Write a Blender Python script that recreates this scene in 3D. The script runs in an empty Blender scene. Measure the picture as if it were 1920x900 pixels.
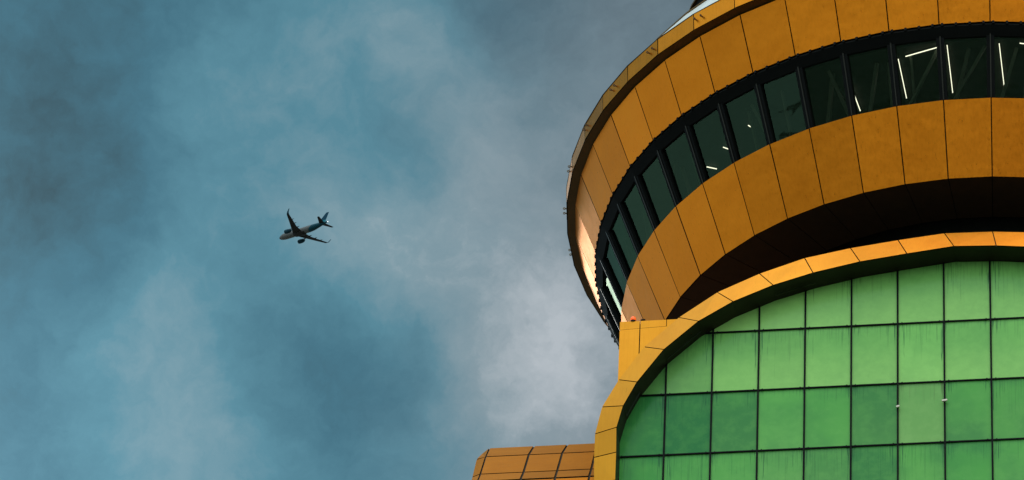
import bpy, bmesh, math, random
from mathutils import Vector, Matrix
random.seed(7)
S = bpy.context.scene
COL = S.collection
R_ = math.radians

# ---------------------------------------------------------------- camera
F_PX = 10308.13                       # focal length in pixels of a 1920 px wide picture
PITCH, ROLL = 0.64932, -0.05202
CAM = Vector((0, 0, 1.6))
fw = Vector((0, math.cos(PITCH), math.sin(PITCH)))
rt = Vector((1, 0, 0)); up = Vector((0, -math.sin(PITCH), math.cos(PITCH)))
cr, sr = math.cos(ROLL), math.sin(ROLL)
CR = rt * cr - up * sr; CU = rt * sr + up * cr
cd = bpy.data.cameras.new('camera'); cam = bpy.data.objects.new('camera', cd); COL.objects.link(cam)
cam.matrix_world = Matrix.Translation(CAM) @ Matrix((CR, CU, -fw)).transposed().to_4x4()
cd.sensor_width = 36; cd.lens = 36 * F_PX / 1920
cd.clip_start = 1; cd.clip_end = 60000
S.camera = cam

def pix_dir(x, y):                    # direction of the sky seen there, for placing the clouds
    return (fw + CR * ((x - 960) / F_PX) - CU * ((y - 450) / F_PX)).normalized()

# ---------------------------------------------------------------- sun, sky, exposure
SUN_EL, SUN_AZ = R_(62), R_(188)      # azimuth clockwise from +Y: high behind the camera, a little left
sd = bpy.data.lights.new('sun', 'SUN'); sun = bpy.data.objects.new('sun', sd); COL.objects.link(sun)
sd.energy = .6; sd.angle = R_(35); sd.color = (1, .93, .82)
sdir = Vector((math.sin(SUN_AZ) * math.cos(SUN_EL), math.cos(SUN_AZ) * math.cos(SUN_EL), math.sin(SUN_EL)))
sun.rotation_euler = sdir.to_track_quat('Z', 'Y').to_euler()
S.view_settings.view_transform = 'Standard'; S.view_settings.look = 'None'
S.view_settings.exposure = 0; S.view_settings.gamma = 1; S.view_settings.use_curve_mapping = False

class NT:
    """small helper to write node trees"""
    def __init__(s, t): s.t = t; s.n = t.nodes; s.l = t.links
    def new(s, ty, **k):
        n = s.n.new(ty)
        for a, b in k.items(): setattr(n, a, b)
        return n
    def put(s, n, i, v):
        if v is None: return
        if hasattr(v, 'is_output') or isinstance(v, bpy.types.NodeSocket): s.l.new(v, n.inputs[i])
        else: n.inputs[i].default_value = v
    def math(s, op, a, b=None, c=None, clamp=False):
        n = s.new('ShaderNodeMath', operation=op, use_clamp=clamp)
        s.put(n, 0, a); s.put(n, 1, b); s.put(n, 2, c); return n.outputs[0]
    def vec(s, op, a, b=None):
        n = s.new('ShaderNodeVectorMath', operation=op); s.put(n, 0, a); s.put(n, 1, b)
        return n.outputs[1] if op in ('DISTANCE', 'DOT_PRODUCT', 'LENGTH') else n.outputs[0]
    def noise(s, v, scale, detail=4, rough=.5, out=0, dist=0):
        n = s.new('ShaderNodeTexNoise'); s.put(n, 'Vector', v)
        n.inputs['Scale'].default_value = scale; n.inputs['Detail'].default_value = detail
        n.inputs['Roughness'].default_value = rough; n.inputs['Distortion'].default_value = dist
        return n.outputs[out]
    def mix(s, f, a, b, blend='MIX'):
        n = s.new('ShaderNodeMix', data_type='RGBA', blend_type=blend)
        s.put(n, 0, f); s.put(n, 6, a); s.put(n, 7, b); return n.outputs[2]
    def remap(s, v, a, b, c, d, smooth=True):
        n = s.new('ShaderNodeMapRange', interpolation_type='SMOOTHSTEP' if smooth else 'LINEAR')
        for i, x in enumerate((v, a, b, c, d)): s.put(n, i, x)
        return n.outputs[0]
    def ramp(s, f, stops):
        n = s.new('ShaderNodeValToRGB'); s.put(n, 0, f); e = n.color_ramp.elements
        while len(e) < len(stops): e.new(.5)
        for q, (p, c) in zip(e, stops): q.position = p; q.color = (*c, 1)
        return n.outputs[0]

W = bpy.data.worlds.new('World'); S.world = W; W.use_nodes = True
T = NT(W.node_tree); T.n.clear()
tc = T.new('ShaderNodeTexCoord').outputs['Generated']
sky = T.new('ShaderNodeTexSky', sky_type='NISHITA', sun_disc=False, sun_elevation=SUN_EL, sun_rotation=SUN_AZ,
            air_density=1.2, dust_density=2.0)
warp = T.vec('SUBTRACT', T.noise(tc, 26, 7, .60, 1), (.5, .5, .5))
w2 = T.vec('SCALE', warp); w2.node.inputs['Scale'].default_value = .030
dirw = T.vec('ADD', tc, w2)
BLOBS = [  # (x, y, radius, amount) of thick and thin places in the cloud sheet
 (780, 80, 105, .30), (850, 140, 80, .22), (600, 110, 150, .12), (450, 150, 110, .15), (640, 340, 150, .22), (520, 470, 150, .17),
 (900, 300, 110, .28), (800, 470, 120, .22), (1000, 560, 200, .27), (1010, 820, 210, .46), (1120, 640, 150, .20), (640, 510, 100, .12), (60, 860, 150, -.08), (200, 690, 120, .10), (380, 900, 120, .10), (1060, 820, 260, .05), (1080, 130, 170, .16),
 (290, 720, 140, .24), (430, 830, 130, .20), (330, 590, 90, .10), (1050, 330, 120, .14), (720, 570, 90, .12),
 (780, 250, 90, -.24), (330, 160, 130, .06), (650, 660, 140, -.26), (40, 120, 230, -.26), (0, 500, 160, -.12), (880, 20, 110, -.16), (1000, 60, 110, -.08), (110, 420, 150, -.10),
 (560, 260, 90, -.08), (760, 800, 100, -.06), (190, 250, 110, -.10), (80, 860, 130, -.03)]
dens = None
for x, y, r, a in BLOBS:
    c = pix_dir(x, y); rr = r * 1.25 / F_PX
    d = T.vec('DISTANCE', dirw, tuple(c))
    g = T.math('POWER', math.e, T.math('MULTIPLY', T.math('MULTIPLY', d, d), -1 / (rr * rr)))
    g = T.math('MULTIPLY', g, a)
    dens = g if dens is None else T.math('ADD', dens, g)
n1 = T.noise(dirw, 60, 8, .62); n2 = T.noise(tc, 9, 4, .5); n3 = T.noise(dirw, 190, 6, .6)
dens = T.math('ADD', dens, T.math('MULTIPLY', T.math('SUBTRACT', n3, .5), .22))
dens = T.math('ADD', dens, T.math('MULTIPLY', T.math('SUBTRACT', n1, .5), .52))
dens = T.math('ADD', dens, T.math('MULTIPLY', T.math('SUBTRACT', n2, .5), .15))
dens = T.math('ADD', T.math('MULTIPLY', dens, .86), .345, clamp=True)
cloud = T.ramp(dens, [(0, (.040, .090, .115)), (.28, (.058, .165, .225)), (.52, (.092, .240, .310)), (.78, (.205, .325, .378)), (1, (.44, .505, .535))])
# greyer cloud towards the right, bluer to the left
sepc = T.new('ShaderNodeSeparateXYZ'); T.l.new(dirw, sepc.inputs[0])
bw = T.new('ShaderNodeRGBToBW'); T.l.new(cloud, bw.inputs[0]); cg = T.new('ShaderNodeCombineXYZ')
for i, q in enumerate((.93, 1.0, 1.09)): T.l.new(T.math('MULTIPLY', bw.outputs[0], q), cg.inputs[i])
cloud = T.mix(T.remap(sepc.outputs[0], -.030, .018, 0, .62), cloud, cg.outputs[0])
# the sheet is thinner and brighter low down and round behind the camera, where the sun stands
sep = T.new('ShaderNodeSeparateXYZ'); T.l.new(tc, sep.inputs[0])
low = T.remap(sep.outputs[2], .20, .54, 1, 0)
glow = T.remap(T.vec('DOT_PRODUCT', tc, tuple(sdir)), .20, .98, 0, 1)
gd = Vector((math.sin(R_(-19)) * math.cos(R_(28)), math.cos(R_(-19)) * math.cos(R_(28)), math.sin(R_(28))))   # a bright gap in the cloud, left of the photo
gdist = T.vec('DISTANCE', tc, tuple(gd))
gap_ = T.math('POWER', math.e, T.math('MULTIPLY', T.math('MULTIPLY', gdist, gdist), -1 / (2 * R_(5.0) ** 2)))
bright = T.math('ADD', T.math('ADD', T.math('MULTIPLY', gap_, 13.0), T.math('ADD', T.math('MULTIPLY', low, .95), T.math('MULTIPLY', glow, 4.0))), 1)
base = T.mix(T.math('MAXIMUM', low, glow), cloud, T.mix(.35, cloud, (.55, .56, .56, 1)))
base = T.mix(T.math('MULTIPLY', gap_, .9), base, (.50, .47, .42, 1))
b2 = T.new('ShaderNodeMix', data_type='RGBA', blend_type='MULTIPLY'); b2.inputs[0].default_value = 1
comb = T.new('ShaderNodeCombineXYZ')
for i in range(3): T.l.new(bright, comb.inputs[i])
T.l.new(base, b2.inputs[6]); T.l.new(comb.outputs[0], b2.inputs[7])
tint = T.vec('SCALE', b2.outputs[2]); tint.node.inputs['Scale'].default_value = 10.0
final = T.mix(.97, sky.outputs[0], tint)     # 3 % of the clear sky comes through the cloud
# (strength inside the daylight range)
bg = T.new('ShaderNodeBackground'); T.l.new(final, bg.inputs[0]); bg.inputs[1].default_value = .10
wo = T.new('ShaderNodeOutputWorld'); T.l.new(bg.outputs[0], wo.inputs[0])

# ---------------------------------------------------------------- materials
def mat(name, col=(.5, .5, .5), metal=0., rough=.5, build=None, spec=.5, emit=None):
    m = bpy.data.materials.new(name); m.use_nodes = True
    t = NT(m.node_tree); b = t.n['Principled BSDF']
    b.inputs['Base Color'].default_value = (*col, 1); b.inputs['Metallic'].default_value = metal
    b.inputs['Roughness'].default_value = rough; b.inputs['Specular IOR Level'].default_value = spec
    if emit: b.inputs['Emission Color'].default_value = (*emit[0], 1); b.inputs['Emission Strength'].default_value = emit[1]
    if build: build(t, b)
    return m
def bump(t, b, h, strength, dist=.01):
    n = t.new('ShaderNodeBump'); n.inputs['Strength'].default_value = strength; n.inputs['Distance'].default_value = dist
    t.l.new(h, n.inputs['Height']); t.l.new(n.outputs[0], b.inputs['Normal'])
def mapped(t, src, sc):
    m = t.new('ShaderNodeMapping'); m.inputs['Scale'].default_value = sc; t.l.new(src, m.inputs[0]); return m.outputs[0]

def gold(name, c, c2, rough=.36, metal=.9, vary=.14, grime=.35):
    def f(t, b):
        oc = t.new('ShaderNodeTexCoord').outputs['Object']
        rnd = t.new('ShaderNodeObjectInfo').outputs['Random']
        v = t.noise(oc, .8, 5, .6)
        streak = t.noise(mapped(t, oc, (14, 14, .6)), 1.0, 5, .65)
        fine = t.noise(oc, 26, 4, .65)
        k = t.math('ADD', t.math('MULTIPLY', v, .4), t.math('MULTIPLY', streak, .6))
        k = t.remap(k, .30, .70, 0, 1)
        colr = t.mix(k, (*c2, 1), (*c, 1))
        colr = t.mix(t.math('MULTIPLY', t.remap(streak, .56, .76, 0, 1), grime), colr, (c2[0] * .35, c2[1] * .33, c2[2] * .6, 1))
        colr = t.mix(t.math('MULTIPLY', t.remap(fine, .62, .80, 0, 1), grime * .35), colr, (c2[0] * .5, c2[1] * .5, c2[2], 1))
        val = t.math('ADD', t.math('MULTIPLY', rnd, vary), 1 - vary / 2)
        cx = t.new('ShaderNodeCombineXYZ')
        for i in range(3): t.l.new(val, cx.inputs[i])
        t.l.new(t.mix(1, colr, cx.outputs[0], 'MULTIPLY'), b.inputs['Base Color'])
        t.l.new(t.math('ADD', t.math('MULTIPLY', streak, .20), rough - .10), b.inputs['Roughness'])
        h = t.math('ADD', t.math('MULTIPLY', t.noise(oc, 1.3, 2, .5), 1), t.math('MULTIPLY', fine, .04))
        bump(t, b, h, .35, .035)
    m = mat(name, c, metal, rough, f); m.node_tree.nodes['Principled BSDF'].inputs['Specular Tint'].default_value = (1, .88, .72, 1)
    return m
M = {}
M['gold'] = gold('gold_cladding', (.98, .272, .011), (.84, .218, .007), rough=.31, vary=.22, grime=.20)
M['gold_arch'] = gold('gold_arch_cladding', (.70, .265, .012), (.62, .215, .008), rough=.38, metal=.75, vary=.14, grime=.30)
M['gold_wing'] = gold('weathered_gold_cladding', (.52, .165, .010), (.40, .115, .006), rough=.55, metal=.7, vary=.14, grime=.55)
M['gold_wing'].node_tree.nodes['Principled BSDF'].inputs['Specular IOR Level'].default_value = .2
M['gold_wing'].node_tree.nodes['Principled BSDF'].inputs['Specular Tint'].default_value = (1, .72, .42, 1)
M['roof'] = gold('pale_roof_sheet', (.88, .80, .70), (.84, .74, .63), rough=.3, metal=.0, vary=.05, grime=.15)
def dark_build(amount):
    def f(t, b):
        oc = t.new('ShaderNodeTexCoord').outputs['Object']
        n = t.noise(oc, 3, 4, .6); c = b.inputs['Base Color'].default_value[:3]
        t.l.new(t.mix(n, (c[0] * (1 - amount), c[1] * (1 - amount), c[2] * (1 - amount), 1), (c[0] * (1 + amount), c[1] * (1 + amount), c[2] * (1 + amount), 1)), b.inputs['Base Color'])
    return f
M['dark'] = mat('black_frame', (.005, .005, .004), 0, .6, dark_build(.4), .08)
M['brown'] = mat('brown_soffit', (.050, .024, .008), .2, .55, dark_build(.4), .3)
M['under'] = mat('bronze_soffit', (.20, .095, .020), .7, .45, dark_build(.3), .4)
M['soffit_ring'] = mat('dark_bronze_soffit', (.13, .062, .012), .5, .5, dark_build(.3), .3)
M['seam'] = mat('stained_seam', (.035, .020, .008), .1, .7, dark_build(.5), .1)
M['reveal'] = mat('dark_bronze_reveal', (.020, .014, .006), .2, .5, dark_build(.4), .3)
M['inside'] = mat('dark_interior', (.035, .035, .030), 0, .8, dark_build(.5))
M['refl_bar'] = mat('reflection_bar_paint', (.16, .19, .15), 0, .5, dark_build(.3))  # for the added bars that imitate reflections in the ribbon windows
M['steel'] = mat('bolt_steel', (.10, .08, .05), .7, .45, dark_build(.3))
M['edge'] = mat('bronze_edge_trim', (.05, .045, .035), .9, .3, dark_build(.2))
M['clip'] = mat('pale_clip', (.82, .68, .52), 0, .5, dark_build(.1))
M['tube'] = mat('tube_light_glow', (.9, .9, .85), 0, .5, None, .5, ((1, .97, .86), 3))
M['housing'] = mat('light_housing', (.05, .05, .05), 0, .5, dark_build(.2))
M['beacon'] = mat('orange_lens', (.8, .10, .01), 0, .25, None, .5, ((1, .12, .01), .8))
def glassy(name, tr, gl, wav, rough=.02):
    m = bpy.data.materials.new(name); m.use_nodes = True; t = NT(m.node_tree); t.n.clear()
    oc = t.new('ShaderNodeTexCoord').outputs['Object']
    n = t.new('ShaderNodeBump'); n.inputs['Strength'].default_value = wav; n.inputs['Distance'].default_value = .05
    t.l.new(t.noise(oc, 1.1, 2, .4), n.inputs['Height'])
    f = t.new('ShaderNodeFresnel'); f.inputs[0].default_value = 1.7; t.l.new(n.outputs[0], f.inputs['Normal'])
    a = t.new('ShaderNodeBsdfTransparent'); a.inputs[0].default_value = (*tr, 1)
    g = t.new('ShaderNodeBsdfGlossy'); g.inputs[0].default_value = (*gl, 1); g.inputs['Roughness'].default_value = rough
    t.l.new(n.outputs[0], g.inputs['Normal'])
    lw = t.new('ShaderNodeLayerWeight'); lw.inputs[0].default_value = .5
    t.l.new(t.mix(t.remap(lw.outputs[1], .62, .93, 0, 1), (*gl, 1), (.72, .80, .66, 1)), g.inputs[0])
    x = t.new('ShaderNodeMixShader'); t.l.new(f.outputs[0], x.inputs[0]); t.l.new(a.outputs[0], x.inputs[1]); t.l.new(g.outputs[0], x.inputs[2])
    o = t.new('ShaderNodeOutputMaterial'); t.l.new(x.outputs[0], o.inputs[0]); return m
M['glass'] = glassy('dark_green_glass', (.50, .52, .42), (.30, .50, .30), .22)
def green_build(c_hi, c_lo):
    def f(t, b):
        uv = t.new('ShaderNodeTexCoord').outputs['UV']; oc = t.new('ShaderNodeTexCoord').outputs['Object']
        rnd = t.new('ShaderNodeObjectInfo').outputs['Random']
        sp = t.new('ShaderNodeSeparateXYZ'); t.l.new(uv, sp.inputs[0])
        v = sp.outputs[1]                                    # 0 at the transom above, 1 at the one below
        stre = t.noise(mapped(t, oc, (17, 17, .35)), 1, 5, .7)
        stre2 = t.noise(mapped(t, oc, (28, 28, .8)), 1, 3, .6)
        big = t.noise(oc, .5, 3, .5); blot = t.noise(oc, 3.0, 6, .65)
        col = t.mix(t.remap(t.math('ADD', big, t.math('MULTIPLY', t.math('SUBTRACT', rnd, .5), .3)), .3, .75, .25, 1), (*c_lo, 1), (*c_hi, 1))
        col = t.mix(t.math('MULTIPLY', t.remap(blot, .42, .66, 0, 1), .22), col, (c_hi[0] * 1.5, c_hi[1] * 1.15, c_hi[2] * 1.3, 1))
        val = t.math('ADD', t.math('MULTIPLY', rnd, .14), .93)
        cx = t.new('ShaderNodeCombineXYZ')
        for i in range(3): t.l.new(val, cx.inputs[i])
        # per pane: the wall's light falloff painted in, paler above, plus a random step
        at = t.new('ShaderNodeAttribute', attribute_type='OBJECT', attribute_name='falloff_tone')
        lit_mix = t.math('MULTIPLY', at.outputs['Fac'], t.remap(blot, .3, .7, .86, 1.0))
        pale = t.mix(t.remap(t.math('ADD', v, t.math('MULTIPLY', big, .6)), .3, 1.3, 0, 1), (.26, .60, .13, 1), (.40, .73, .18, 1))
        col = t.mix(lit_mix, col, pale)
        # dirt run down from the transom, most of it near the posts
        reach = t.math('SUBTRACT', t.math('MULTIPLY', t.remap(stre, .40, .72, .0, .8), t.math('ADD', t.math('FRACT', t.math('MULTIPLY', rnd, 7.3)), .3)), v)
        side = t.remap(t.math('ABSOLUTE', t.math('SUBTRACT', sp.outputs[0], .5)), .18, .49, .25, 1)
        run = t.math('MULTIPLY', t.math('MULTIPLY', t.remap(reach, -.02, .14, 0, 1), t.remap(stre2, .42, .58, .0, 1)), side)
        col = t.mix(t.math('MULTIPLY', run, .78), col, (c_lo[0] * .8, c_lo[1] * .55, c_lo[2] * .65, 1))
        t.l.new(t.mix(1, col, cx.outputs[0], 'MULTIPLY'), b.inputs['Base Color'])
        t.l.new(t.math('ADD', t.math('MULTIPLY', blot, .25), .08), b.inputs['Roughness'])
        bump(t, b, t.noise(oc, .9, 2, .4), .25, .03)
    return f
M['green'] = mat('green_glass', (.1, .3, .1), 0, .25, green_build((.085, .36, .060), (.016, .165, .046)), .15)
M['green_pale'] = mat('faded_green_glass', (.2, .4, .15), 0, .4, green_build((.21, .46, .12), (.16, .38, .09)), .15)
M['green_lit'] = mat('lit_green_glass', (.2, .4, .15), 0, .3, green_build((.16, .56, .085), (.13, .50, .075)), .15)  # brighter copy of the green glass, its lit look put into the colour
def ground_build(t, b):
    oc = t.new('ShaderNodeTexCoord').outputs['Object']
    vo = t.new('ShaderNodeTexVoronoi'); vo.inputs['Scale'].default_value = .02; t.l.new(oc, vo.inputs['Vector'])
    n = t.noise(oc, .006, 6, .6)
    c = t.mix(vo.outputs['Color'], (.09, .09, .085, 1), (.21, .20, .175, 1))
    t.l.new(t.mix(t.remap(n, .45, .6, 0, 1), c, (.05, .075, .035, 1)), b.inputs['Base Color'])
M['ground'] = mat('city_ground', (.1, .1, .09), 0, .9, ground_build)

# ---------------------------------------------------------------- helpers
def obj(name, bm, m, parent=None, smooth=False, bevel=0, recalc=True):
    if bevel: bmesh.ops.bevel(bm, geom=bm.edges[:], offset=bevel, segments=1, affect='EDGES')
    if recalc: bmesh.ops.recalc_face_normals(bm, faces=bm.faces)
    me = bpy.data.meshes.new(name); bm.to_mesh(me); bm.free()
    for x in (m if isinstance(m, list) else [m]): me.materials.append(x)
    if smooth:
        for f in me.polygons: f.use_smooth = True
    o = bpy.data.objects.new(name, me); COL.objects.link(o)
    if parent is not None: o.parent = parent
    return o
def thing(name, label, cat, loc=(0, 0, 0), group=None):
    o = bpy.data.objects.new(name, None); COL.objects.link(o); o.location = loc
    o['label'] = label; o['category'] = cat
    if group: o['group'] = group
    return o
def prism(bm, a, b, mi=0, sides=None):
    """solid between two matching polygons a and b (lists of points)"""
    va = [bm.verts.new(p) for p in a]; vb = [bm.verts.new(p) for p in b]; n = len(a)
    fs = [bm.faces.new(va), bm.faces.new(vb[::-1])]
    for i in range(n): fs.append(bm.faces.new((va[i], vb[i], vb[(i + 1) % n], va[(i + 1) % n])))
    for f in fs: f.material_index = mi
    if sides is not None:
        for f in fs[1:]: f.material_index = sides
    return fs
def bar(bm, p, q, w, h, side, mi=0):
    """box bar from p to q; w across along 'side', h along the third axis"""
    p, q, side = Vector(p), Vector(q), Vector(side); d = (q - p).normalized()
    side = (side - d * side.dot(d)).normalized(); o = d.cross(side)
    c = [(-1, -1), (1, -1), (1, 1), (-1, 1)]
    prism(bm, [p + side * (w / 2 * a) + o * (h / 2 * b) for a, b in c], [q + side * (w / 2 * a) + o * (h / 2 * b) for a, b in c], mi)

G0 = 1.6                               # heights below were measured from the eye
AX = Vector((15.5673, 141.5185, G0))   # tower axis
PSI = 0.17043                          # the arched facade is turned this far towards the left
fn = Vector((-math.sin(PSI), -math.cos(PSI), 0)); ft = Vector((math.cos(PSI), -math.sin(PSI), 0))
N = 52; DA = 2 * math.pi / N; PH = -0.10822
def fp(u, z, d): return AX + ft * u + fn * d + Vector((0, 0, z))
def ang(k): return PH + k * DA
def rp(a, r, z): return AX + Vector((r * math.sin(a), -r * math.cos(a), z))
ZB, ZA, ZW, ZT, ZF, ZG = 102.471, 104.774, 107.006, 108.842, 108.926, 109.541
RB, RA, RW, RT, RF, RG = 11., 11.964, 12.864, 13.582, 13.861, 13.885

# ---------------------------------------------------------------- ground
bm = bmesh.new(); L = 30000
bm.faces.new([bm.verts.new((x, y, 0)) for x, y in ((-L, -L), (L, -L), (L, L), (-L, L))])
g = obj('ground', bm, M['ground']); g['kind'] = 'structure'

# ---------------------------------------------------------------- tower
tower = thing('tower_building', 'golden tower with round flared head, black ribbon windows and green glass arched front', 'building', (AX.x, AX.y, 0))
TI = Matrix.Translation((-AX.x, -AX.y, 0))
def part(name, bm, m, parent=tower, **k):
    bm.transform(TI); return obj(name, bm, m, parent, **k)
def ring_panel(bm, k, r0, z0, r1, z1, th=.06, gap=.036, off=0., vgap=.012):
    a0, a1 = ang(k), ang(k + 1)
    P = [rp(a0, r0, z0), rp(a1, r0, z0), rp(a1, r1, z1), rp(a0, r1, z1)]
    s0 = (P[1] - P[0]).normalized(); upv = ((P[3] + P[2]) - (P[0] + P[1])).normalized()
    n = s0.cross(upv).normalized()
    if n.dot(rp((a0 + a1) / 2, 1, 0) - AX) < 0: n = -n
    P = [q + n * random.uniform(-.007, .007) for q in P]
    Q = [P[0] + s0 * gap / 2 + upv * vgap, P[1] - s0 * gap / 2 + upv * vgap, P[2] - s0 * gap / 2 - upv * vgap, P[3] + s0 * gap / 2 - upv * vgap]
    prism(bm, [q + n * off for q in Q], [q + n * (off - th) for q in Q], 0, 1)
def lathe(prof, n=N, closed=True):
    bm = bmesh.new(); rows = [[bm.verts.new(rp(ang(k) if n == N else k * 2 * math.pi / n, r, z)) for k in range(n)] for r, z in prof]
    for i in range(len(prof) if closed else len(prof) - 1):
        a, b = rows[i], rows[(i + 1) % len(prof)]
        for k in range(n): bm.faces.new((a[k], a[(k + 1) % n], b[(k + 1) % n], b[k]))
    return bm
# cladding backings (dark, seen in the joints) with a panel per facet
def clad(pname, bname, r0, z0, r1, z1, m):
    s = .075
    b = part(bname, lathe([(r0 - s, z0 + .02), (r1 - s, z1 - .02), (r1 - s - .3, z1 - .02), (r0 - s - .3, z0 + .02)]), M['dark'])
    for k in range(N):
        bm = bmesh.new(); ring_panel(bm, k, r0, z0, r1, z1); part(pname, bm, [m, M['dark']], b)
    return b
clad('lower_cladding_panel', 'lower_cladding', RB, ZB, RA, ZA, M['gold'])
clad('upper_cladding_panel', 'upper_cladding', RW, ZW, RT, ZT, M['gold'])
fas = clad('fascia_panel', 'fascia', RF, ZF, RG, ZG, M['gold'])
part('fascia_soffit', lathe([(RF - .03, ZF + .01), (RT - .30, ZT + .005), (RT - .30, ZT + .10), (RF - .03, ZF + .10)]), M['soffit_ring'])
# coping on the fascia: thin dark line
part('coping', lathe([(RG + .012, ZG - .004), (RG + .012, ZG + .018), (RG - .45, ZG + .02), (RG - .45, ZG - .004)]), M['reveal'])
# eye bolts in pairs round the fascia
bm0 = None
for j in range(40):
    for s in (-.52, .52):
        a = R_(-46.76 - 9.22 * j + s) if j < 8 else R_(-46.76 - 9.22 * 7 - (j - 7) * 8.92 + s)
        k = math.floor((a - PH) / DA); am = ang(k) + DA / 2
        rr = (RF + .012) * math.cos(DA / 2) / math.cos(a - am)
        c = rp(a, rr, 109.26); o = Vector((math.sin(am), -math.cos(am), 0)); t = Vector((math.cos(am), math.sin(am), 0))
        bm = bmesh.new()
        bar(bm, c - o * .02, c + o * .06, .035, .035, t)
        ring = []
        for q in range(8):
            th = q * math.pi / 4; cc = c + o * (.085 + .034 * math.cos(th)) + Vector((0, 0, .034 * math.sin(th)))
            rad = (o * math.cos(th) + Vector((0, 0, math.sin(th))))
            ring.append([bm.verts.new(cc + rad * .011 * e + t * .012 * f) for e, f in ((1, 1), (1, -1), (-1, -1), (-1, 1))])
        for q in range(8):
            A_, B_ = ring[q], ring[(q + 1) % 8]
            for e in range(4): bm.faces.new((A_[e], A_[(e + 1) % 4], B_[(e + 1) % 4], B_[e]))
        part('eye_bolt', bm, M['steel'], fas)
# soffit under the head, one dark panel per facet
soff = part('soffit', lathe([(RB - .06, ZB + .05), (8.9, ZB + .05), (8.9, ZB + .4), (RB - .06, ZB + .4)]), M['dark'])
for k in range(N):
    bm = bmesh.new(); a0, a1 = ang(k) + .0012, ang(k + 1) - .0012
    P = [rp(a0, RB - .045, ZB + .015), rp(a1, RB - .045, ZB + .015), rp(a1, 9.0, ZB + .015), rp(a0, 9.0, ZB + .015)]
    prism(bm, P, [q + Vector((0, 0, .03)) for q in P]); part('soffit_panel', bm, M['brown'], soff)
# ribbon windows
r_at = lambda z: RA + (RW - RA) * (z - ZA) / (ZW - ZA)
zh = ZW - .36                         # glass head
bm = lathe([(RW - .05, ZW - .004), (RW - .02, ZW - .09), (r_at(zh) - .10, zh), (r_at(zh) - .26, zh), (RW - .34, ZW - .004)])
for k in range(N):                    # small bolt heads along the lip, four to a facet
    p0, p1 = rp(ang(k), RW + .00, ZW - .05), rp(ang(k + 1), RW + .00, ZW - .05)
    for f in (.06, .33, .60, .87):
        c = p0.lerp(p1, f); o = Vector((c.x - AX.x, c.y - AX.y, 0)).normalized()
        bar(bm, c - Vector((0, 0, .03)), c + Vector((0, 0, .075)), .06, .07, o)
band = part('window_band', bm, M['dark'])
part('window_sill', lathe([(RA - .02, ZA + .004), (RA - .10, ZA + .06), (RA - .35, ZA + .06), (RA - .35, ZA + .004)]), M['dark'], band)
for k in range(N):
    bm = bmesh.new(); a0, a1 = ang(k), ang(k + 1); z0 = ZA + .05
    P = [rp(a0, r_at(z0) - .16, z0), rp(a1, r_at(z0) - .16, z0), rp(a1, r_at(zh) - .16, zh + .02), rp(a0, r_at(zh) - .16, zh + .02)]
    s = (P[1] - P[0]).normalized() * .06
    bm.faces.new([bm.verts.new(q) for q in (P[0] + s, P[1] - s, P[2] - s, P[3] + s)])
    bm.faces.ensure_lookup_table(); bm.normal_update(); f_ = bm.faces[0]
    if f_.normal.dot(f_.calc_center_median() - AX - Vector((0, 0, ZA))) < 0: f_.normal_flip()
    part('window_pane', bm, M['glass'], band, recalc=False)
    bm = bmesh.new(); t = Vector((math.cos(a0), math.sin(a0), 0))
    bar(bm, rp(a0, r_at(ZA) - .15, ZA + .03), rp(a0, r_at(zh) - .15, zh + .03), .24, .20, t)
    bar(bm, rp(a0, r_at(ZA) - .035, ZA + .03), rp(a0, r_at(zh) - .035, zh + .03), .035, .04, t, 1)
    part('mullion', bm, [M['dark'], M['edge']], band)
# room behind the ribbon windows
ZC = ZW - .33
part('ceiling', lathe([(RW - .4, ZC), (7.6, ZC), (7.6, ZC + .2), (RW - .4, ZC + .2)]), M['inside'])
part('floor_slab', lathe([(RA - .4, ZA - .3), (7.6, ZA - .3), (7.6, ZA), (RA - .4, ZA)]), M['inside'])
part('core_wall', lathe([(8.0, ZB - 5.2), (8.0, ZT), (7.7, ZT), (7.7, ZB - 5.2)]), M['inside'])
for k in range(N):                    # slanting bars and posts added to stand in for reflections in the panes
    for (f0, f1, w_) in random.sample([(.15, .55, .10), (.9, .5, .10), (.3, .3, .06), (.75, .78, .06), (.05, .9, .08)], 2):
        a0, a1 = ang(k) + f0 * DA, ang(k) + f1 * DA; q0 = random.uniform(.5, 1.1)
        bm = bmesh.new(); bar(bm, rp(a0, RA - q0, ZA), rp(a1, RW - q0 - .2, ZC), w_, .12, (math.cos(a0), math.sin(a0), 0)); part('reflection_bar', bm, M['refl_bar'])
# roof above the fascia: steep pale band, brown trim, dark lantern
rf = part('roof', lathe([(RG - .09, ZG + .022), (12.72, 111.11), (12.5, 111.11), (RG - .4, ZG + .022)]), M['dark'])
for k in range(N):
    bm = bmesh.new(); ring_panel(bm, k, RG - .02, ZG + .022, 12.785, 111.12, gap=.02); part('roof_panel', bm, [M['roof'], M['dark']], rf)
part('roof_trim', lathe([(12.82, 111.125), (12.82, 111.175), (12.3, 111.19), (12.3, 111.125)]), M['under'])
part('lantern', lathe([(9.6, 111.1), (10.36, 115.4), (10.1, 115.4), (9.3, 111.1)]), M['dark'])
part('lantern_eave', lathe([(10.44, 115.4), (10.44, 115.48), (9.9, 115.5), (9.9, 115.4)]), M['under'])
part('lantern_roof', lathe([(10.4, 115.5), (7.5, 117.4), (.05, 119), (.05, 115.5)]), M['roof'])

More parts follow.
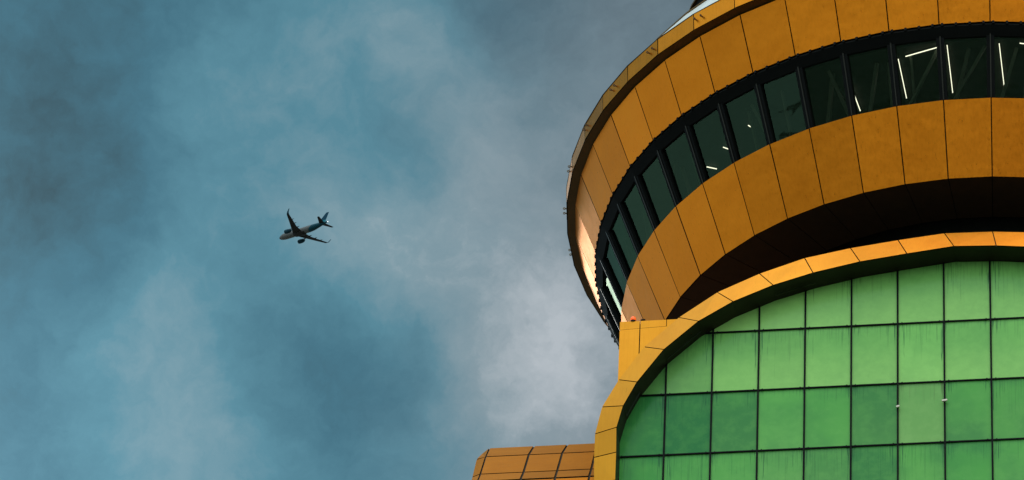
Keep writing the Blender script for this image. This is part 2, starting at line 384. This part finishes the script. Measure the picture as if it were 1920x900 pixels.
# ---- arched front
OUT = [(-11.12, 92.11), (-11.15, 93.10), (-11.15, 93.95), (-10.97, 94.73), (-10.5, 95.70), (-9.77, 96.87), (-8.75, 97.90), (-7.61, 98.77),
       (-6.35, 99.39), (-5.0, 99.89), (-3.62, 100.18), (-2.19, 100.39), (-.80, 100.56), (.64, 100.53)]
INN = [(-10.5, 92.07), (-10.5, 93.07), (-10.52, 93.97), (-10.35, 94.74), (-9.96, 95.59), (-9.19, 96.74), (-8.17, 97.73), (-7.14, 98.40),
       (-5.94, 98.94), (-4.74, 99.33), (-3.33, 99.66), (-1.92, 99.87), (-.51, 100.06), (.76, 100.00)]
OUT += [(-u, z) for u, z in OUT[11::-1]]; INN += [(-u, z) for u, z in INN[11::-1]]
# carry the frame's legs on down
zs = [92.1 - 2.2 * i for i in range(1, 9)] + [0]
OUT = [(-11.12, z) for z in zs[::-1]] + OUT + [(11.12, z) for z in zs]
INN = [(-10.5, z) for z in zs[::-1]] + INN + [(10.5, z) for z in zs]
DF, DG = 10.8, 10.0
def outp(i): return (OUT[i][0] * 1.0035, OUT[i][1] + (.19 if OUT[i][1] > 94 else 0))
bm = bmesh.new()                       # dark carcass of the arch: reveal and backing
for i in range(len(OUT) - 1):
    a, b, c, d = INN[i], INN[i + 1], outp(i + 1), outp(i)
    ins = lambda q, o, f: (q[0] + (o[0] - q[0]) * f, q[1] + (o[1] - q[1]) * f)
    A_, B_, C_, D_ = ins(a, d, .01), ins(b, c, .01), ins(b, c, .97), ins(a, d, .97)
    prism(bm, [fp(*A_, DF - .07), fp(*B_, DF - .07), fp(*C_, DF - .33), fp(*D_, DF - .33)],
          [fp(*A_, DG - .1), fp(*B_, DG - .1), fp(*C_, DG - .1), fp(*D_, DG - .1)])
arch = part('arch_frame', bm, M['reveal'])
for i in range(len(OUT) - 1):
    bm = bmesh.new(); P = [fp(*INN[i], DF), fp(*INN[i + 1], DF), fp(*outp(i + 1), DF - .26), fp(*outp(i), DF - .26)]
    e = (P[1] - P[0]).normalized() * .016; e2 = (P[2] - P[3]).normalized() * .016
    Q = [P[0] + e, P[1] - e, P[2] - e2, P[3] + e2]
    prism(bm, Q, [q - fn * .06 for q in Q], 0, 1); part('arch_panel', bm, [M['gold_arch'], M['dark']], arch)
# thin conduits along the dark reveal
bm = bmesh.new()
for i in (12, 14, 17):
    bm = bmesh.new(); a, b = INN[i], INN[i + 1]
    bar(bm, fp(a[0] + .05, a[1] - .05, 10.35), fp(b[0] + .05, b[1] - .05, 10.35), .03, .03, fn)
    part('conduit', bm, M['edge'], arch)
# green glass wall
GX, GW, GZ, GH = .5142, 1.3862, 97.834, 2.201
POLY = INN
def clip(poly, f):                     # keep f(p) >= 0
    o = []
    for i in range(len(poly)):
        a, b = poly[i - 1], poly[i]; fa, fb = f(a), f(b)
        if (fa >= 0) != (fb >= 0): s = fa / (fa - fb); o.append((a[0] + (b[0] - a[0]) * s, a[1] + (b[1] - a[1]) * s))
        if fb >= 0: o.append(b)
    return o
def arch_z(u):
    for (a, za), (b, zb) in zip(INN, INN[1:]):
        if a < u <= b and za > 80: return za + (zb - za) * (u - a) / (b - a)
    return 93
wall = None
bm = bmesh.new()
cols = [GX + GW * i for i in range(-9, 9)]
for u in cols:
    if abs(u) < 10.45: bar(bm, fp(u, 0, DG + .03), fp(u, arch_z(u) + .12, DG + .02), .052, .06, ft)
rows = [GZ - GH * j for j in range(0, 44)]
for z in rows:
    us = [u for u in [-10.49 + .02 * q for q in range(1050)] if arch_z(u) > z - .02] if z > 93 else [-10.49, 10.49]
    bar(bm, fp(us[0], z, DG + .025), fp(us[-1], z, DG + .02), .040, .05, (0, 0, 1))
    if z > 88:
        for u in cols:
            for s in (-.13, .13):
                if us[0] < u + s < us[-1]: bar(bm, fp(u + s, z - .03, DG + .04), fp(u + s, z + .03, DG + .04), .04, .04, ft)
prism(bm, [fp(u, z, DG - .04) for u, z in POLY], [fp(u, z, DG - .08) for u, z in POLY])
wall = part('glass_wall', bm, M['dark'])
bmr = bmesh.new(); uvr = bmr.loops.layers.uv.new('UVMap')
def pane(bm, uvl, pl, ztop):
    f = bm.faces.new([bm.verts.new(fp(u, z, DG)) for u, z in pl])
    for lp, (u, z) in zip(f.loops, pl): lp[uvl].uv = (((u - GX) / GW) % 1, (ztop - z) / GH)
for i in range(-9, 9):
    u0, u1 = GX + GW * i, GX + GW * (i + 1)
    for j in range(-1, 43):
        zt, zb = GZ - GH * j, GZ - GH * (j + 1)
        zt_ = zt if j >= 0 else zt + 1
        pl = [(u, z) for u, z in POLY]
        for f in (lambda p: p[0] - u0 - .02, lambda p: u1 - .02 - p[0], lambda p: p[1] - zb - .015, lambda p: zt_ - .015 - p[1]):
            pl = clip(pl, f)
            if len(pl) < 3: break
        q = [p for n_, p in enumerate(pl) if (Vector(p) - Vector(pl[n_ - 1])).length > .002] if len(pl) > 2 else []
        if len(q) < 3: continue
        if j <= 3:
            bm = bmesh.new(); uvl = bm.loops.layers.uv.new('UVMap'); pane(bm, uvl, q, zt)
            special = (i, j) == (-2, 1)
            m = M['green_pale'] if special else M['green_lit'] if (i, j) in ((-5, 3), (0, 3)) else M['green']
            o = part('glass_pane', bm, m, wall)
            falloff_tone = {-1: .88, 0: .72, 1: .20, 2: .20, 3: .16}[j] + random.uniform(-.12, .12)  # painted light falloff: paler upper rows, deeper lower and left, plus random variation
            if j <= 0 and i <= -7: falloff_tone -= .30
            if j >= 1: falloff_tone += {-9: -.25, -8: -.2, -7: -.12, -6: -.05, -5: .12, -2: 0}.get(i, 0)
            if special or m is M['green_lit']: falloff_tone = .25
            o['falloff_tone'] = max(0., min(1., falloff_tone))
            if special: o['label'] = 'faded yellowish green pane between two pale clips'
        else: pane(bmr, uvr, q, zt)
o = part('lower_glazing', bmr, M['green'], wall); o['kind'] = 'stuff'
for u, z, w in ((-2.25, 94.74, .05), (-.87, 94.88, .08)):
    bm = bmesh.new(); bar(bm, fp(u - w, z - .005, DG + .10), fp(u + w, z + .02, DG + .10), .06, .05, (0, 0, 1)); part('clip', bm, M['clip'], wall, bevel=.006)
# side pier: gold block behind the arch's shoulder
bm = bmesh.new()
prism(bm, [fp(-10.53, 98.0, 10.42), fp(-8.5, 98.0, 10.42), fp(-8.5, 97.7, 10.42), fp(-9.4, 96.92, 10.42), (fp(-10.53, 95.1, 10.42))],
      [fp(-10.53, 98.0, 9.0), fp(-8.5, 98.0, 9.0), fp(-8.5, 97.7, 9.0), fp(-9.4, 96.92, 9.0), (fp(-10.53, 95.1, 9.0))])
pier = part('side_pier', bm, M['dark'])
pp = [[(-10.57, 98.06), (-9.975, 98.06), (-9.975, 97.79), (-10.57, 97.76)], [(-9.945, 98.06), (-9.17, 98.06), (-9.17, 97.82), (-9.945, 97.79)],
      [(-9.15, 98.06), (-8.4, 98.06), (-8.4, 97.5), (-9.15, 97.5)],
      [(-10.57, 97.75), (-9.975, 97.78), (-9.975, 96.05), (-10.2, 95.7), (-10.57, 95.0)], [(-9.945, 97.78), (-9.15, 97.81), (-9.15, 97.15), (-9.4, 96.9), (-9.945, 96.1)]]
for q in pp:
    bm = bmesh.new(); prism(bm, [fp(u, z, 10.50) for u, z in q], [fp(u, z, 10.43) for u, z in q], 0, 1); part('pier_panel', bm, [M['gold_arch'], M['dark']], pier)
# body of the building behind the front, and the vault behind the arch
bm = bmesh.new()
prism(bm, [fp(-10.5, 0, 9.85), fp(10.5, 0, 9.85), fp(10.5, 97.95, 9.85), fp(-10.5, 97.95, 9.85)],
      [fp(-10.5, 0, -10), fp(10.5, 0, -10), fp(10.5, 97.95, -10), fp(-10.5, 97.95, -10)])
part('body', bm, M['gold_wing'])
bm = bmesh.new(); vl = [(u, z) for u, z in INN if z > 97.9]
vl = [(vl[0][0], 97.96)] + vl + [(vl[-1][0], 97.96)]
prism(bm, [fp(u, z + .05, 9.86) for u, z in vl], [fp(u, z + .05, 2) for u, z in vl])
part('vault', bm, M['reveal'])

# ---------------------------------------------------------------- low wing with the curved gold roof
wing = thing('barrel_roofed_wing', 'low gold wing with curved gridded roof, left of the green arch', 'building', (*fp(-14, 0, 5).xy, 0))
WI = Matrix.Translation(-wing.location)
PR = [(3.9, 98.34), (6.1, 96.46), (8.3, 94.26), (10.1, 92.75), (11.3, 90.7), (11.9, 88.2), (12.0, 85.5), (12.0, 60), (12.0, 0)]  # (depth, height)
XL = [-15.74, -15.53, -15.24, -14.96, -14.75, -14.6, -14.5, -14.3, -14.1]   # outer left end of each line
X0 = [-15.50, -15.22, -14.97, -14.72, -14.5, -14.4, -14.3, -14.1, -13.9]
X1 = [-14.09, -13.88, -13.65, -13.43, -13.3, -13.2, -13.1, -13.0, -12.9]
X2 = [-13.04, -12.85, -12.63, -12.40, -12.3, -12.2, -12.1, -12.0, -11.9]
X3 = [-12.00, -11.82, -11.60, -11.38, -11.3, -11.2, -11.1, -11.0, -10.9]
X4 = [-10.9, -10.75, -10.6, -10.5, -10.4, -10.4, -10.4, -10.4, -10.4]
XS = [XL, X0, X1, X2, X3, X4]
bm = bmesh.new()
def wp(c, r, dd=0.):
    d, z = PR[r]; back = .14 if c == 0 else 0
    return fp(XS[c][r], z - (back * .75 if c == 0 and r == 0 else 0), d - back - dd)
for c in range(5):
    for r in range(len(PR) - 1):
        q = [wp(c, r, .06), wp(c + 1, r, .06), wp(c + 1, r + 1, .06), wp(c, r + 1, .06)]
        bm.faces.new([bm.verts.new(p) for p in q])
side = [wp(0, r, .06) for r in range(len(PR))]; back = [fp(XL[0] + .3, 98.2, 0), fp(XL[0] + .3, 0, 0)]
bm.faces.new([bm.verts.new(p) for p in side + back[::-1]])
bm.faces.new([bm.verts.new(p) for p in (wp(0, 0, .06), wp(5, 0, .06), fp(-10.4, 98.3, 0), back[0])])
bm.faces.new([bm.verts.new(p) for p in (back[0], fp(-10.4, 98.3, 0), fp(-10.4, 0, 0), back[1])])
bm.transform(WI); sub = obj('roof_frame', bm, M['seam'], wing)
for c in range(5):
    for r in range(len(PR) - 1):
        P = [wp(c, r), wp(c + 1, r), wp(c + 1, r + 1), wp(c, r + 1)]
        ce = sum(P, Vector()) / 4; Q = []
        eu = (P[1] - P[0]).normalized(); ev = (P[3] - P[0]).normalized(); g = .034 if c else .022
        Q = [P[0] + eu * g + ev * .085, P[1] - eu * g + ev * .085, P[2] - eu * g - ev * .085, P[3] + eu * g - ev * .085]
        n = eu.cross(ev).normalized(); n = n if n.dot(fn) > 0 else -n
        bm = bmesh.new(); prism(bm, Q, [q - n * .05 for q in Q], 0, 1); bm.transform(WI); obj('roof_panel' if r < 6 else 'wall_panel', bm, [M['gold_wing'], M['dark']], sub)

# ---------------------------------------------------------------- beacon on the pier
b0 = fp(-10.18, 98.06, 10.44)
bea = thing('beacon_lamp', 'small glowing orange lamp on the top edge of the gold side pier', 'lamp', b0)
bm = bmesh.new(); bmesh.ops.create_cone(bm, segments=16, radius1=.09, radius2=.08, depth=.06, cap_ends=True); bm.transform(Matrix.Translation((0, 0, .03)))
obj('base', bm, M['dark'], bea)
bm = bmesh.new(); bmesh.ops.create_uvsphere(bm, u_segments=16, v_segments=10, radius=.085); bm.transform(Matrix.Translation((0, 0, .12)) @ Matrix.Scale(1.1, 4, (0, 0, 1)))
obj('lens', bm, M['beacon'], bea, smooth=True)
b1 = fp(-9.89, 98.07, 10.46)
jb = thing('cable_bracket', 'tiny black bracket on the gold pier edge just right of the orange lamp', 'bracket', b1)
bm = bmesh.new(); bar(bm, (-.06, 0, .03), (.08, 0, .05), .06, .07, (0, 1, 0)); obj('bracket_plate', bm, M['dark'], jb, bevel=.01)

# ---------------------------------------------------------------- tube lights under the ceiling behind the ribbon windows
TUBES = [((-5.36, -9.74), (-5.0, -8.61), 'short tube light farthest left of the long ones behind the dark ribbon windows'),
 ((-4.05, -11.23), (-3.63, -9.35), 'upright tube light just below the slanting tube, ribbon windows'),
 ((-3.84, -11.38), (-2.83, -11.94), 'single tube light running sideways behind the ribbon windows'),
 ((-2.63, -12.02), (-2.24, -9.74), 'long tube light at the right end of the slanting tube'),
 ((-1.06, -12.23), (-.66, -9.97), 'long tube light farthest right, near the photo edge'),
 ((-.44, -12.30), (.5, -12.2), 'tube light cut by the right edge of the photo'),
 ((-9.12, -6.44), (-8.64, -6.21), 'upper of two short tube lights behind the left green ribbon pane'),
 ((-9.57, -5.40), (-9.25, -5.32), 'lower of two short tube lights, leftmost of all the lights'),
 ((-8.41, -7.60), (-8.32, -7.53), 'tiny light speck behind the green ribbon pane')]
for (x0, y0), (x1, y1), lab in TUBES:
    a, b = AX + Vector((x0, y0, ZC - .06)), AX + Vector((x1, y1, ZC - .06)); m_ = (a + b) / 2
    t_ = thing('tube_light', lab, 'ceiling light', m_, 'tube lights behind the ribbon windows')
    d = (b - a); s = Vector((-d.y, d.x, 0)).normalized()
    bm = bmesh.new(); bar(bm, a - m_ + Vector((0, 0, .035)), b - m_ + Vector((0, 0, .035)), .035, .03, s); obj('housing', bm, M['housing'], t_)
    bm = bmesh.new(); bar(bm, a - m_, b - m_, .022, .02, s); obj('tube', bm, M['tube'], t_)

# ---------------------------------------------------------------- airliner, 3.1 km off, climbing away over the left
RWm = Matrix(((-0.73212, -0.66854, 0.13063), (0.65892, -0.74367, -0.11305), (0.17273, 0.00331, 0.98496)))
air = thing('airliner', 'twin engine jet airliner with teal tail flying in the cloudy sky', 'airplane', Vector((-119.5, 2494.43, 1892.22)) + CAM)
air.matrix_world = Matrix.Translation(air.location) @ RWm.to_4x4()
def pc(name, a, b, rough=.45, metal=0):
    def f(t, bb):
        oc = t.new('ShaderNodeTexCoord').outputs['Object']
        t.l.new(t.mix(t.noise(oc, .6, 4), (*a, 1), (*b, 1)), bb.inputs['Base Color'])
    return mat(name, a, metal, rough, f)
M['a_wing'] = pc('airliner_grey', (.030, .026, .024), (.045, .038, .035), .6)
M['a_blue'] = pc('airliner_dark_blue', (.008, .035, .055), (.014, .055, .075), .6)
M['a_light'] = mat('tail_light', (1, 1, 1), 0, .4, None, .5, ((1, .97, .9), 2.5))
def fus_build(t, b):
    oc = t.new('ShaderNodeTexCoord').outputs['Object']; sp = t.new('ShaderNodeSeparateXYZ'); t.l.new(oc, sp.inputs[0])
    # livery: pale front, teal from aft of the wing with a slanted edge, dark nose
    s = t.math('ADD', sp.outputs[0], t.math('MULTIPLY', sp.outputs[2], .8))
    teal = t.remap(s, -7.7, -7.2, 1, 0); n = t.noise(oc, .8, 4)
    pale = t.mix(n, (.12, .11, .10, 1), (.16, .15, .14, 1))
    c = t.mix(teal, pale, t.mix(n, (.006, .045, .06, 1), (.009, .065, .085, 1)))
    c = t.mix(t.remap(sp.outputs[0], 16.2, 16.7, 0, 1), c, (.03, .045, .06, 1))
    t.l.new(c, b.inputs['Base Color'])
M['a_fus'] = mat('airliner_livery', (.3, .3, .3), 0, .4, fus_build)
def fin_build(t, b):
    oc = t.new('ShaderNodeTexCoord').outputs['Object']; sp = t.new('ShaderNodeSeparateXYZ'); t.l.new(oc, sp.inputs[0])
    t.l.new(t.mix(t.remap(sp.outputs[2], 2.6, 3.4, 0, 1), (.02, .20, .24, 1), (.004, .045, .075, 1)), b.inputs['Base Color'])
M['a_fin'] = mat('airliner_fin', (.01, .1, .2), 0, .6, fin_build)
def tube_x(sections, n=20):            # sections (x, cz, ry, rz)
    bm = bmesh.new(); R = []
    for x, cz, ry, rz in sections: R.append([bm.verts.new((x, ry * math.cos(q * 2 * math.pi / n), cz + rz * math.sin(q * 2 * math.pi / n))) for q in range(n)])
    for a, b in zip(R, R[1:]):
        for q in range(n): bm.faces.new((a[q], a[(q + 1) % n], b[(q + 1) % n], b[q]))
    bm.faces.new(R[0]); bm.faces.new(R[-1][::-1]); return bm
def foil(bm, secs):                    # secs: (leading edge point, chord, thickness, thickness axis)
    PRF = [(0, 0), (.06, .55), (.3, 1), (.65, .6), (1, .03), (.65, -.35), (.3, -.7), (.06, -.45)]
    R = []
    for le, ch, th, axv in secs:
        le, axv = Vector(le), Vector(axv); R.append([bm.verts.new(le + Vector((-ch * a, 0, 0)) + axv * (th / 2 * b)) for a, b in PRF])
    for a, b in zip(R, R[1:]):
        for q in range(8): bm.faces.new((a[q], a[(q + 1) % 8], b[(q + 1) % 8], b[q]))
    bm.faces.new(R[0]); bm.faces.new(R[-1][::-1])
X = 18.
obj('fuselage', tube_x([(X, -.45, .05, .05), (X - .35, -.42, .55, .5), (X - 1, -.32, 1.0, .95), (X - 2.2, -.15, 1.5, 1.5), (X - 3.8, 0, 1.85, 1.92), (X - 5.5, 0, 1.97, 2.03),
     (X - 24, 0, 1.97, 2.03), (X - 27, .18, 1.85, 1.85), (X - 30.5, .55, 1.4, 1.45), (X - 34, .9, .85, .95), (X - 36.8, 1.1, .38, .45), (X - 37.6, 1.15, .16, .2)], 28), M['a_fus'], air, smooth=True)
obj('belly_fairing', tube_x([(X - 11, -1.2, .3, .3), (X - 13, -1.3, 1.7, 1.05), (X - 16, -1.35, 2.1, 1.15), (X - 19.5, -1.35, 2.0, 1.1), (X - 22.5, -1.2, .4, .4)]), M['a_wing'], air, smooth=True)
for s in (1, -1):
    Y = lambda y: y * s
    bm = bmesh.new()
    foil(bm, [((X - 11.6, Y(.8), -1.1), 7.2, .95, (0, 0, 1)), ((X - 13.2, Y(3), -.95), 6.0, .75, (0, 0, 1)), ((X - 15.2, Y(6.4), -.6), 4.1, .5, (0, 0, 1)),
              ((X - 18.2, Y(11.6), -.05), 2.9, .33, (0, 0, 1)), ((X - 20.9, Y(16.6), .6), 1.8, .2, (0, 0, 1))])
    w = obj('wing', bm, M['a_wing'], air, smooth=False)
    bm = bmesh.new()
    foil(bm, [((X - 20.85, Y(16.55), .6), 1.8, .2, (0, 0, 1)), ((X - 21.3, Y(17.2), 1.0), 1.6, .18, (0, -s * .7, .7)), ((X - 21.9, Y(17.6), 2.0), 1.2, .14, (0, -s, .2)), ((X - 22.8, Y(17.9), 3.4), .7, .1, (0, -s, .1))])
    obj('winglet', bm, M['a_blue'], w)
    for yy, xx in ((5.3, X - 19.2), (8.8, X - 20.0), (12.2, X - 21)):
        f_ = tube_x([(xx + 1.6, 0, .05, .05), (xx + .8, 0, .22, .28), (xx - .6, 0, .2, .25), (xx - 1.7, .1, .04, .04)], 8); f_.transform(Matrix.Translation((0, Y(yy), -.75 + .08 * yy - .2)))
        obj('flap_fairing', f_, M['a_wing'], w, smooth=True)
    bm = tube_x([(X - 10.6, 0, 1.02, 1.02), (X - 10.45, 0, 1.16, 1.16), (X - 11.2, 0, 1.27, 1.27), (X - 12.8, 0, 1.25, 1.25), (X - 14.2, 0, 1.0, 1.0), (X - 14.25, 0, .7, .7), (X - 15.3, 0, .3, .3)], 20)
    bm.transform(Matrix.Translation((0, Y(5.75), -2.0)))
    e = obj('engine', bm, M['a_blue'], air, smooth=True)
    bm = bmesh.new(); prism(bm, [(X - 11.6, Y(5.62), -.85), (X - 15.6, Y(5.62), -.6), (X - 15.6, Y(5.62), -1.2), (X - 12, Y(5.62), -1.4)], [(X - 11.6, Y(5.88), -.85), (X - 15.6, Y(5.88), -.6), (X - 15.6, Y(5.88), -1.2), (X - 12, Y(5.88), -1.4)])
    obj('pylon', bm, M['a_fus'], e)
    bm = bmesh.new(); foil(bm, [((X - 31.6, Y(.5), .9), 3.8, .45, (0, 0, 1)), ((X - 35.0, Y(6.2), 1.4), 1.5, .16, (0, 0, 1))])
    obj('tailplane', bm, M['a_wing'], air)
bm = bmesh.new(); foil(bm, [((X - 28.6, 0, 1.7), 7.4, .5, (0, 1, 0)), ((X - 30.2, 0, 2.6), 5.6, .45, (0, 1, 0)), ((X - 34.6, 0, 7.9), 2.3, .2, (0, 1, 0))])
obj('tail_fin', bm, M['a_fin'], air)
bm = bmesh.new(); bmesh.ops.create_uvsphere(bm, u_segments=10, v_segments=6, radius=.20); bm.transform(Matrix.Translation((X - 37.7, 0, 1.15)))
obj('tail_light', bm, M['a_light'], air, smooth=True)

for m_ in ('a_wing', 'a_blue', 'a_fus', 'a_fin'): M[m_].node_tree.nodes['Principled BSDF'].inputs['Specular IOR Level'].default_value = .12
